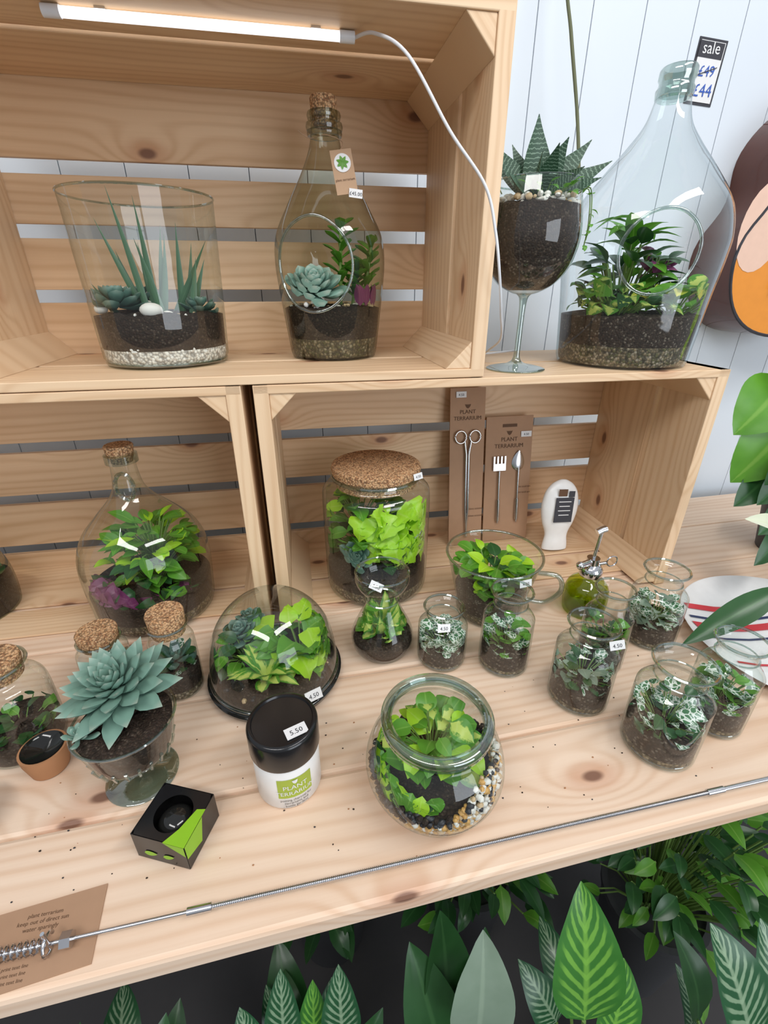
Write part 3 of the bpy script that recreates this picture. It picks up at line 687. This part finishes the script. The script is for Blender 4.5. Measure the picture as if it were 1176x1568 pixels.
b=B(); c=V((-.309,.410,T+.001)); b.lathe(c,[(0,0),(.019,0),(.023,.020),(.0235,.030),(.021,.030),(.020,.020),(.0,.020)],'terra',32); b.lathe(c,[(.0185,.0205),(.019,.028),(.021,.031),(.017,.026),(0,.0225)],'dark',32); b.build('terracotta_pot',0,c)
b=B(); c=V((-.366,.350,T+.001)); b.lathe(c,spl([(0,0),(.022,0),(.026,.004),(.030,.03),(.028,.03),(.024,.008),(0,.006)],4),'dark',40); b.build('dark_glass_cup',0,c)
def bjar(x,y):
    c=V((x,y,T+.001)); b=B(); an=math.atan2(-y,-x)+.12
    b.lathe(c,[(0,0),(.0325,0),(.0345,.002),(.0345,.062),(.031,.068)],'white',56)
    b.lathe(c,[(.0305,.058),(.0355,.0585),(.0362,.061),(.0362,.0885),(.0350,.0915),(.0330,.0925),(.0315,.0925),(.0305,.0905),(0,.0905)],'black',64)
    r=.0349; b.lathe(c,[(r,.018),(r,.046)],'green',12,an-.52,an+.52)
    b.text('PLANT',.0085,None,'paper',(c+V((0,0,.031)),r+.0004,an)); b.text('TERRARIUM',.0078,None,'paper',(c+V((0,0,.0225)),r+.0004,an))
    for z,t in((.013,'potting charcoal for'),(.0085,'terrariums and'),(.004,'bottle gardens')): b.text(t,.0042,None,'ink',(c+V((0,0,z)),r+.0003,an))
    for q in range(5): b.leaf(c+V(((r+.001)*math.cos(an),(r+.001)*math.sin(an),.0395)),c+V(((r+.001)*math.cos(an+.04*(q-2)),(r+.001)*math.sin(an+.04*(q-2)),.045)),.002,'paper',V((0,-1,0)),0,0)
    b.M=Matrix.Translation(c+V((.014,-.016,.0918)))@Matrix.Rotation(.35,4,'Z')@Matrix.Rotation(-1.5708,4,'X')
    sticker(b,(0,0,0),(.022,.013),0,0,0,'5.50'); b.M=Matrix.Identity(4)
    b.build('plastic_jar',0,c)
bjar(-.042,.345)
def carton():
    b=B(); c=V((-.149,.305,T+.001)); R=Matrix.Rotation(math.radians(-23),4,'Z'); b.M=Matrix.Translation(c)@R
    w,d,h=.055,.050,.034; t=.0008
    b.box((0,0,t/2),(w,d,t),'black'); b.box((0,-d/2,h/2),(w,t,h),'black'); b.box((0,d/2,h/2),(w,t,h),'black'); b.box((-w/2,0,h/2),(t,d,h),'black'); b.box((w/2,0,h/2),(t,d,h),'black')
    n=32; vs=[];fs=[]
    for i in range(n):
        a=2*math.pi*i/n; ca,sa=math.cos(a),math.sin(a); k=min(w/2/max(abs(ca),1e-6),d/2/max(abs(sa),1e-6)); vs+= [V((.018*ca,.018*sa,h)),V((k*ca,k*sa,h))]
    for i in range(n): j=(i+1)%n; fs.append((2*i,2*i+1,2*j+1,2*j))
    b.add(vs,fs,'black',None,False)
    b.ball((0,0,.017),.0178,'dark',(1,1,.9),20,12)
    b.add([V((.006,-d/2-.0008,h+.0004)),V((w/2+.0006,-d/2-.0008,h+.0004)),V((w/2+.0006,.010,h+.0006)),V((.020,.008,h+.0006)),V((.014,-.012,h+.0006))],[(0,1,2,3,4)],'lime',None,False)
    b.add([V((w/2+.0008,-d/2,h)),V((w/2+.0008,d/2-.022,h)),V((w/2+.0008,-.004,.008)),V((w/2+.0008,-d/2,.016))],[(0,1,2,3)],'lime',None,False)
    b.add([V((.006,-d/2-.0008,h)),V((w/2,-d/2-.0008,h)),V((w/2,-d/2-.0008,.020))],[(0,1,2)],'lime',None,False)
    b.leaf(V((-.018,-d/2-.001,.010)),V((-.004,-d/2-.001,.012)),.007,'lime',V((0,-1,0)),0,0); b.leaf(V((.002,-d/2-.001,.010)),V((.014,-d/2-.001,.014)),.006,'lime',V((0,-1,0)),0,0)
    b.M=Matrix.Identity(4); b.build('small_carton_box')
carton()
def weck():
    random.seed(44); c=V((.110,.306,T+.001)); b=B()
    pr=spl([(0,0),(.040,0),(.048,.003),(.060,.016),(.0695,.036),(.071,.052),(.066,.072),(.057,.087),(.051,.094),(.052,.100)],6)
    b.lathe(c,pr,'glass',72)
    b.lathe(c,[(.045,.103),(.0535,.103),(.0555,.105),(.0555,.110),(.0535,.1125),(.048,.1125),(.046,.109)],'gedge',64)
    b.lathe(c,[(.046,.109),(.0,.109)],'glass',64)
    b.lathe(c,[(.047,.1005),(.0545,.1005),(.0545,.1028),(.047,.1028)],'gedge',64)
    b.ring(c,.0465,.1105,.0016,'gedge')
    fill(b,c,pr,.003,.028,'gravel',.86); fill(b,c,pr,.0281,.042,'soil',.86)
    rf=lambda z:rad_at(pr,z)*.93
    for i in range(2500):
        a=rnd(-math.pi,math.pi); dd=a+.65; zt=.042+.030*math.exp(-(dd*dd)/.9)+.005*math.sin(5*a); z=rnd(.004,zt); r=rf(z)*rnd(.91,1.0)
        if z<.036+.006*math.sin(3*a): col=random.choice(['sto','sto','sto','stb','stw'])
        elif abs(dd)<.9: col=random.choice(['stw','stb','sto','stw','stk'])
        else: col=random.choice(['stk','stk','soil','soil'])
        b.ball(c+V((r*math.cos(a),r*math.sin(a),z)),.0034*rnd(.6,1.2),col,(rnd(.8,1.2),.9,.8),6,4,.12)
    setclamp(b,c,pr,.88,.098)
    bush(b,c+V((0,.01,.045)),.036,.050,56,.030,['lg','lg','lv','lb'],.8)
    for i in range(46):
        a=rnd(2.4,4.4); z=rnd(.045,.066); p=c+V((.054*math.cos(a),.054*math.sin(a),z)); b.leaf(p,p+V((.016*math.cos(a)+rnd(-.01,.01),.016*math.sin(a)+rnd(-.01,.01),rnd(-.022,.008))),.018,random.choice(['lg','lg','lb','ld']),V((0,-.6,1)))
    b.clamp=None
    b.build('lidded_jar_terrarium',0,c)
weck()
# ------------------------------------------------------------ curtain wire along the front
def rod():
    b=B(); A=V((-.36,.229,T+.009)); Z=V((.62,.246,T+.009)); P=lambda x:A.lerp(Z,(x-A.x)/(Z.x-A.x))
    b.tube([P(-.33),P(-.125)],.0016,'steel',8); b.tube([P(-.128),P(-.108)],.0034,'steel',10)
    pts=[];rs=[];x=-.11;k=0
    while x<.395: pts.append(P(x)); rs.append(.0026 if k%2 else .0019); x+=.0009; k+=1
    b.tube(pts,0,'steel',7,rs); b.tube([P(.392),P(.412)],.0034,'steel',10); b.tube([P(.41),P(.62)],.0024,'steel',8)
    for x in(-.29,-.235):
        b.tube([P(x)+V((0,0,.016)),P(x)+V((0,0,-.0065))],.0016,'steel',8)
        b.tube([P(x)+V((0,.008*math.cos(a),.008*math.sin(a))) for a in[2*math.pi*i/16 for i in range(14)]],.0015,'steel',8)
    pts=[]
    for i in range(120): pts.append(P(-.285+.045*i/120)+V((0,.005*math.cos(i*.5),.005*math.sin(i*.5))))
    b.tube(pts,.0008,'steel',5)
    for x in(-.30,-.225): b.tube([P(x),P(x+.008)],.0065,'steel',6)
    b.tube([P(.60)+V((0,0,.004)),P(.60)+V((0,0,-.0085))],.0016,'steel',8)
    b.build('spring_curtain_rod')
rod()
b=B(); R=Matrix.Rotation(math.radians(6),3,'Z'); b.box((-.258,.238,T+.0007),(.112,.058,.0012),'kraft',R)
for i,t in enumerate(['plant terrarium','keep out of direct sun','water sparingly']):
    b.text(t,.0045,Matrix.Translation((-.25,.2565-.005*i,T+.0016)),'dkink')
for i in range(3): b.text('small print text line',.0035,Matrix.Translation((-.262,.222-.0045*i,T+.0016)),'dkink')
b.build('kraft_info_card')
random.seed(77); b=B()
for i in range(130):
    x=rnd(-.3,.5); y=rnd(.26,.45) if rnd(0,1)<.7 else rnd(.23,.55); s=rnd(.0004,.0011)
    b.ball((x,y,T+s*.5),s,random.choice(['soil','soil','stk','terra']),(1.3,1,.6),5,3,.2)
b.build('soil_crumbs')
# ------------------------------------------------------------ striped plate, guitar, sale card
b=B(); c=V((.715,.42,T+.001))
b.lathe(c,[(0,0),(.07,0),(.11,.004),(.155,.018),(.158,.0195),(.155,.0205),(.11,.008),(.07,.0035),(0,.0035)],'white',72)
def pz(r): return .0042 if r<.07 else (.0042+(r-.07)*.115 if r<.11 else .0088+(r-.11)*.279)
for off,w,mt in((.020,.004,'navy'),(.045,.014,'red'),(.064,.005,'navy'),(.088,.012,'red'),(-.035,.004,'red')):
    vs=[]
    for i in range(31):
        t=-1+2*i/30; lim=math.sqrt(.150**2-off*off)
        for s in(-1,1):
            x=lim*t*.97; y=off+s*w/2-.006*math.cos(t*2.5); vs.append(c+V((x,y,pz(math.hypot(x,y))+.0008)))
    b.add(vs,[(2*i,2*i+1,2*i+3,2*i+2) for i in range(30)],mt)
b.build('striped_plate',0,c)
def guitar():
    b=B(); out=[]
    for i in range(72):
        a=2*math.pi*i/72; z=math.cos(a); x=math.sin(a)
        zz=z*.205; w=.165*math.sqrt(max(0,1-z*z))**.8*(1-.16*z-.22*math.exp(-((z-.15)/.28)**2))
        out.append((w*(1 if x>=0 else -1),zz))
    c=V((1.008,0,1.560)); Rr=Matrix.Rotation(math.radians(4),3,'Y')
    F_=[c+Rr@V((x,0,z)) for x,z in out]; n=len(F_); y0,y1=.865,.9765
    b.add([V((p.x,y0,p.z)) for p in F_],[tuple(range(n))],'gface',None,False)
    b.add([V((p.x,y1,p.z)) for p in F_],[tuple(range(n))],'gbrown',None,False)
    vs=[V((p.x,y0,p.z)) for p in F_]+[V((p.x,y1,p.z)) for p in F_]; b.add(vs,[(i,(i+1)%n,n+(i+1)%n,n+i) for i in range(n)],'gbrown')
    b.tube([V((p.x,y0,p.z)) for p in F_],.003,'ink',6,closed=True)
    hole=c+Rr@V((0,0,.03)); b.add([V((hole.x+.045*math.cos(a),y0-.0008,hole.z+.045*math.sin(a))) for a in[2*math.pi*i/32 for i in range(32)]],[tuple(range(32))],'ink',None,False)
    b.add([c+Rr@V((-.125+.05*math.cos(a),0,-.02+.075*math.sin(a)))+V((0,y0-.0006,0)) for a in[2*math.pi*i/24 for i in range(24)]],[tuple(range(24))],'gpink',None,False)
    b.box(c+Rr@V((0,0,.40))+V((0,y0-.004,0)),(.05,.02,.46),'gbrown',Rr); b.box(c+Rr@V((0,0,-.11))+V((0,y0-.005,0)),(.12,.01,.02),'gbrown',Rr)
    b.box(c+Rr@V((0,0,.68))+V((0,y0+.004,0)),(.07,.016,.13),'gbrown',Rr)
    for i in range(6): xx=-.015+.006*i; b.tube([c+Rr@V((xx,0,-.11))+V((0,y0-.012,0)),c+Rr@V((xx,0,.66))+V((0,y0-.015,0))],.0005,'steel',4)
    b.build('acoustic_guitar')
guitar()
b=B(); R=Matrix.Rotation(math.radians(3),3,'Y'); o=V((.772,.9763,1.797)); b.box(o,(.058,.0012,.092),'ink',R); b.box(o+V((0,-.0012,.0)),(.050,.0008,.084),'paper',R)
tm=lambda z:Matrix.Translation(o+V((0,-.0024,z)))@Matrix.Rotation(math.pi/2,4,'X')
b.box(o+V((0,-.0018,.030)),(.050,.0006,.022),'ink',R)
b.text('sale',.024,tm(.025),'paper'); b.text('£49',.022,tm(-.006),'blueink'); b.text('£44',.026,tm(-.034),'blueink'); b.box(o+V((0,-.003,.001)),(.04,.0004,.0012),'ink',Matrix.Rotation(-.3,3,'Y')); b.build('sale_price_card')
# ------------------------------------------------------------ surrounding plants
def pot(b,c,r,h): b.lathe(c,[(0,0),(r*.75,0),(r,h*.95),(r*1.06,h*.95),(r*1.06,h),(r*.94,h),(r*.94,h*.93),(0,h*.93)],'pot',32)
def calathea(name,px,py,leaves,extra,mats,seed,ph=.28,R=.2,h=.35):
    random.seed(seed); b=B(); c=V((px,py,0)); pot(b,c,.07,ph); top=c+V((0,0,ph*.93))
    for base,tip,w,mt in leaves:
        base=V(base);tip=V(tip); b.tube(smooth3([top+V((rnd(-.02,.02),rnd(-.02,.02),0)),(top+base)/2+V((0,0,.02)),base],4),.003,'stem',6)
        b.leaf(base,tip,w,mt,V((rnd(-.2,.2),-.55,.8)),.06,.22,'ovate',14,0,.012)
    for i in range(extra):
        a=rnd(0,6.28); r=R*math.sqrt(rnd(.05,1)); p=top+V((r*math.cos(a),r*math.sin(a),h*rnd(.3,1)))
        d=V((math.cos(a)*.6,math.sin(a)*.6,rnd(.1,.9))).normalized(); l=rnd(.08,.13)
        b.tube([top,(top+p)/2+V((0,0,.03)),p],.0025,'stem',5); b.leaf(p,p+d*l,l*.5,random.choice(mats),V((rnd(-.3,.3),-.6,.7)),.12,.2,'ovate',9,0,.012)
    b.build(name,0,c)
calathea('calathea_plant',.34,.19,[((.300,.199,.596),(.308,.274,.765),.092,'cal'),((.345,.19,.53),(.375,.235,.63),.06,'cal')],10,['ld','cal2','cal'],51,R=.08,h=.22)
calathea('calathea_plant',.55,.12,[((.511,.146,.566),(.477,.226,.70),.09,'cal2'),((.57,.15,.55),(.575,.23,.66),.08,'cal2')],18,['cal2','ld','cal'],52,R=.10,h=.27)
calathea('leafy_potted_plant',.14,.19,[((.165,.217,.55),(.183,.275,.695),.085,'sil'),((.125,.235,.48),(.093,.305,.63),.08,'ld'),((.14,.27,.5),(.14,.32,.66),.075,'ld'),((.17,.255,.48),(.205,.305,.62),.06,'ld')],7,['ld','ld','sil'],53,R=.06,h=.20)
calathea('calathea_plant',-.075,.25,[((-.092,.281,.478),(-.088,.326,.585),.05,'cal2'),((-.01,.27,.478),(-.007,.314,.59),.055,'cal2'),((-.05,.28,.46),(-.045,.315,.56),.045,'cal'),((-.13,.27,.47),(-.145,.305,.56),.05,'cal2')],12,['cal2','ld'],54,R=.06,h=.19)
calathea('leafy_potted_plant',-.30,.20,[],26,['ld','lg','ld','cal2'],55,R=.10,h=.22)
def bushy(name,px,py,zt,R,seed,mats,n=90,ls=.06):
    random.seed(seed); b=B(); c=V((px,py,0)); pot(b,c,.10,.28); top=c+V((0,0,.26)); bush(b,top,R,zt-.26,n,ls,mats,.5); b.build(name,0,c)
bushy('bushy_potted_plant',.67,.42,.66,.15,61,['lg','ld','ld','lg'],180,.06)
bushy('bushy_potted_plant',.30,.56,.50,.16,62,['ld','ld','lg'],130,.07)
bushy('bushy_potted_plant',-.02,.60,.42,.14,63,['ld'],90,.07)
def rightplant():
    random.seed(71); b=B(); c=V((.97,.66,T+.001)); b.lathe(c,[(0,0),(.055,0),(.07,.10),(.075,.10),(.075,.11),(.066,.11),(.066,.1),(0,.1)],'pot',32); top=c+V((0,0,.1))
    L=[((.76,.62,1.315),(.685,.61,1.235),.095,'lg'),((.78,.60,1.265),(.700,.60,1.155),.10,'lg'),((.80,.62,1.37),(.720,.60,1.320),.085,'lb'),((.83,.62,1.30),(.775,.58,1.18),.09,'lg'),
       ((.78,.60,1.18),(.70,.58,1.12),.06,'ld'),((.82,.58,1.14),(.72,.54,1.085),.06,'ld'),((.78,.56,1.235),(.72,.56,1.165),.055,'ld'),((.84,.60,1.40),(.79,.62,1.36),.08,'lb'),((.80,.56,1.10),(.71,.52,1.04),.05,'ld'),((.86,.58,1.22),(.77,.55,1.12),.07,'ld'),((.80,.58,1.20),(.72,.56,1.13),.06,'ld'),((.82,.57,1.17),(.74,.55,1.10),.06,'ld')]
    for base,tip,w,mt in L:
        base=V(base);tip=V(tip); b.tube(smooth3([top,(top+base)/2+V((.02,0,.06)),base],5),.0025,'stem',6); b.leaf(base,tip,w,mt,V((-.2,-.8,.6)),.1,.2,'ovate',12,0,.01)
    b.build('pothos_plant',0,c)
rightplant()
def lily():
    random.seed(72); b=B(); c=V((.93,.40,T+.001)); b.lathe(c,[(0,0),(.04,0),(.05,.07),(.053,.07),(.053,.078),(.046,.078),(.046,.07),(0,.07)],'pot',32); top=c+V((0,0,.07))
    L=[((.61,.400,1.095),(.478,.398,1.018),.034,'ld'),((.72,.42,1.16),(.62,.44,1.13),.04,'ld'),((.74,.46,1.14),(.66,.46,1.10),.04,'ld'),((.74,.40,1.2),(.67,.42,1.18),.05,'ld'),((.98,.38,1.2),(1.06,.4,1.18),.06,'ld')]
    for base,tip,w,mt in L:
        base=V(base);tip=V(tip); b.tube(smooth3([top,(top+base)/2+V((.0,0,.07)),base],5),.0022,'stem',6); b.leaf(base,tip,w,mt,V((-.1,-.5,.8)),.08,.2,'lance',12)
    s0=V((.655,.47,1.135)); b.tube(smooth3([top,(top+s0)/2+V((0,0,.07)),s0],5),.002,'stem',6); b.leaf(s0,V((.60,.475,1.158)),.028,'spa',V((-.1,-.6,.8)),.15,.4,'ovate',10); b.tube([s0,V((.635,.468,1.150))],.0025,'spa',6)
    b.build('peace_lily_plant',0,c)
lily()
# ------------------------------------------------------------ lights, world, camera
def area(name,loc,size,sy,power,col,target):
    l=bpy.data.lights.new(name,'AREA'); l.shape='RECTANGLE'; l.size=size; l.size_y=sy; l.energy=power; l.color=col
    o=bpy.data.objects.new(name,l); o.location=loc; o.rotation_euler=(V(target)-V(loc)).to_track_quat('-Z','Y').to_euler(); bpy.context.collection.objects.link(o)
area('ceiling_light_panel',(.9,-.3,2.75),1.4,.25,18,(1,.98,.96),(.3,.5,1))
area('ceiling_light_panel',(-.7,-.7,2.75),1.4,.25,18,(1,.98,.96),(.1,.5,1))
area('shop_window_light',(1.7,-2.5,1.6),2.0,1.8,50,(.86,.93,1),(.2,.6,1.1))
W=bpy.data.worlds.new('shop_world'); bpy.context.scene.world=W; W.use_nodes=True; nt=W.node_tree; bg=nt.nodes['Background']
tc=nt.nodes.new('ShaderNodeTexCoord'); sp=nt.nodes.new('ShaderNodeSeparateXYZ'); nt.links.new(tc.outputs['Generated'],sp.inputs[0])
S_(nt,bg.inputs[0],mixc(nt,sstep(nt,sp.outputs[2],-.6,.5),(.12,.12,.12),(.84,.89,.97))); bg.inputs[1].default_value=.58
psi=math.radians(10.5); th=math.radians(26)
F=V((math.sin(psi)*math.cos(th),math.cos(psi)*math.cos(th),-math.sin(th))); R=V((math.cos(psi),-math.sin(psi),0)); U=R.cross(F)
cam=bpy.data.cameras.new('camera'); co=bpy.data.objects.new('camera',cam); bpy.context.collection.objects.link(co)
Mx=Matrix((R,U,-F)).transposed().to_4x4(); Mx.translation=V((0,0,1.45)); co.matrix_world=Mx
cam.sensor_fit='VERTICAL'; cam.sensor_height=24; cam.lens=24*1000/2212; cam.clip_start=.01
bpy.context.scene.camera=co
vs=bpy.context.scene.view_settings; vs.view_transform='Standard'; vs.look='None'; vs.exposure=0
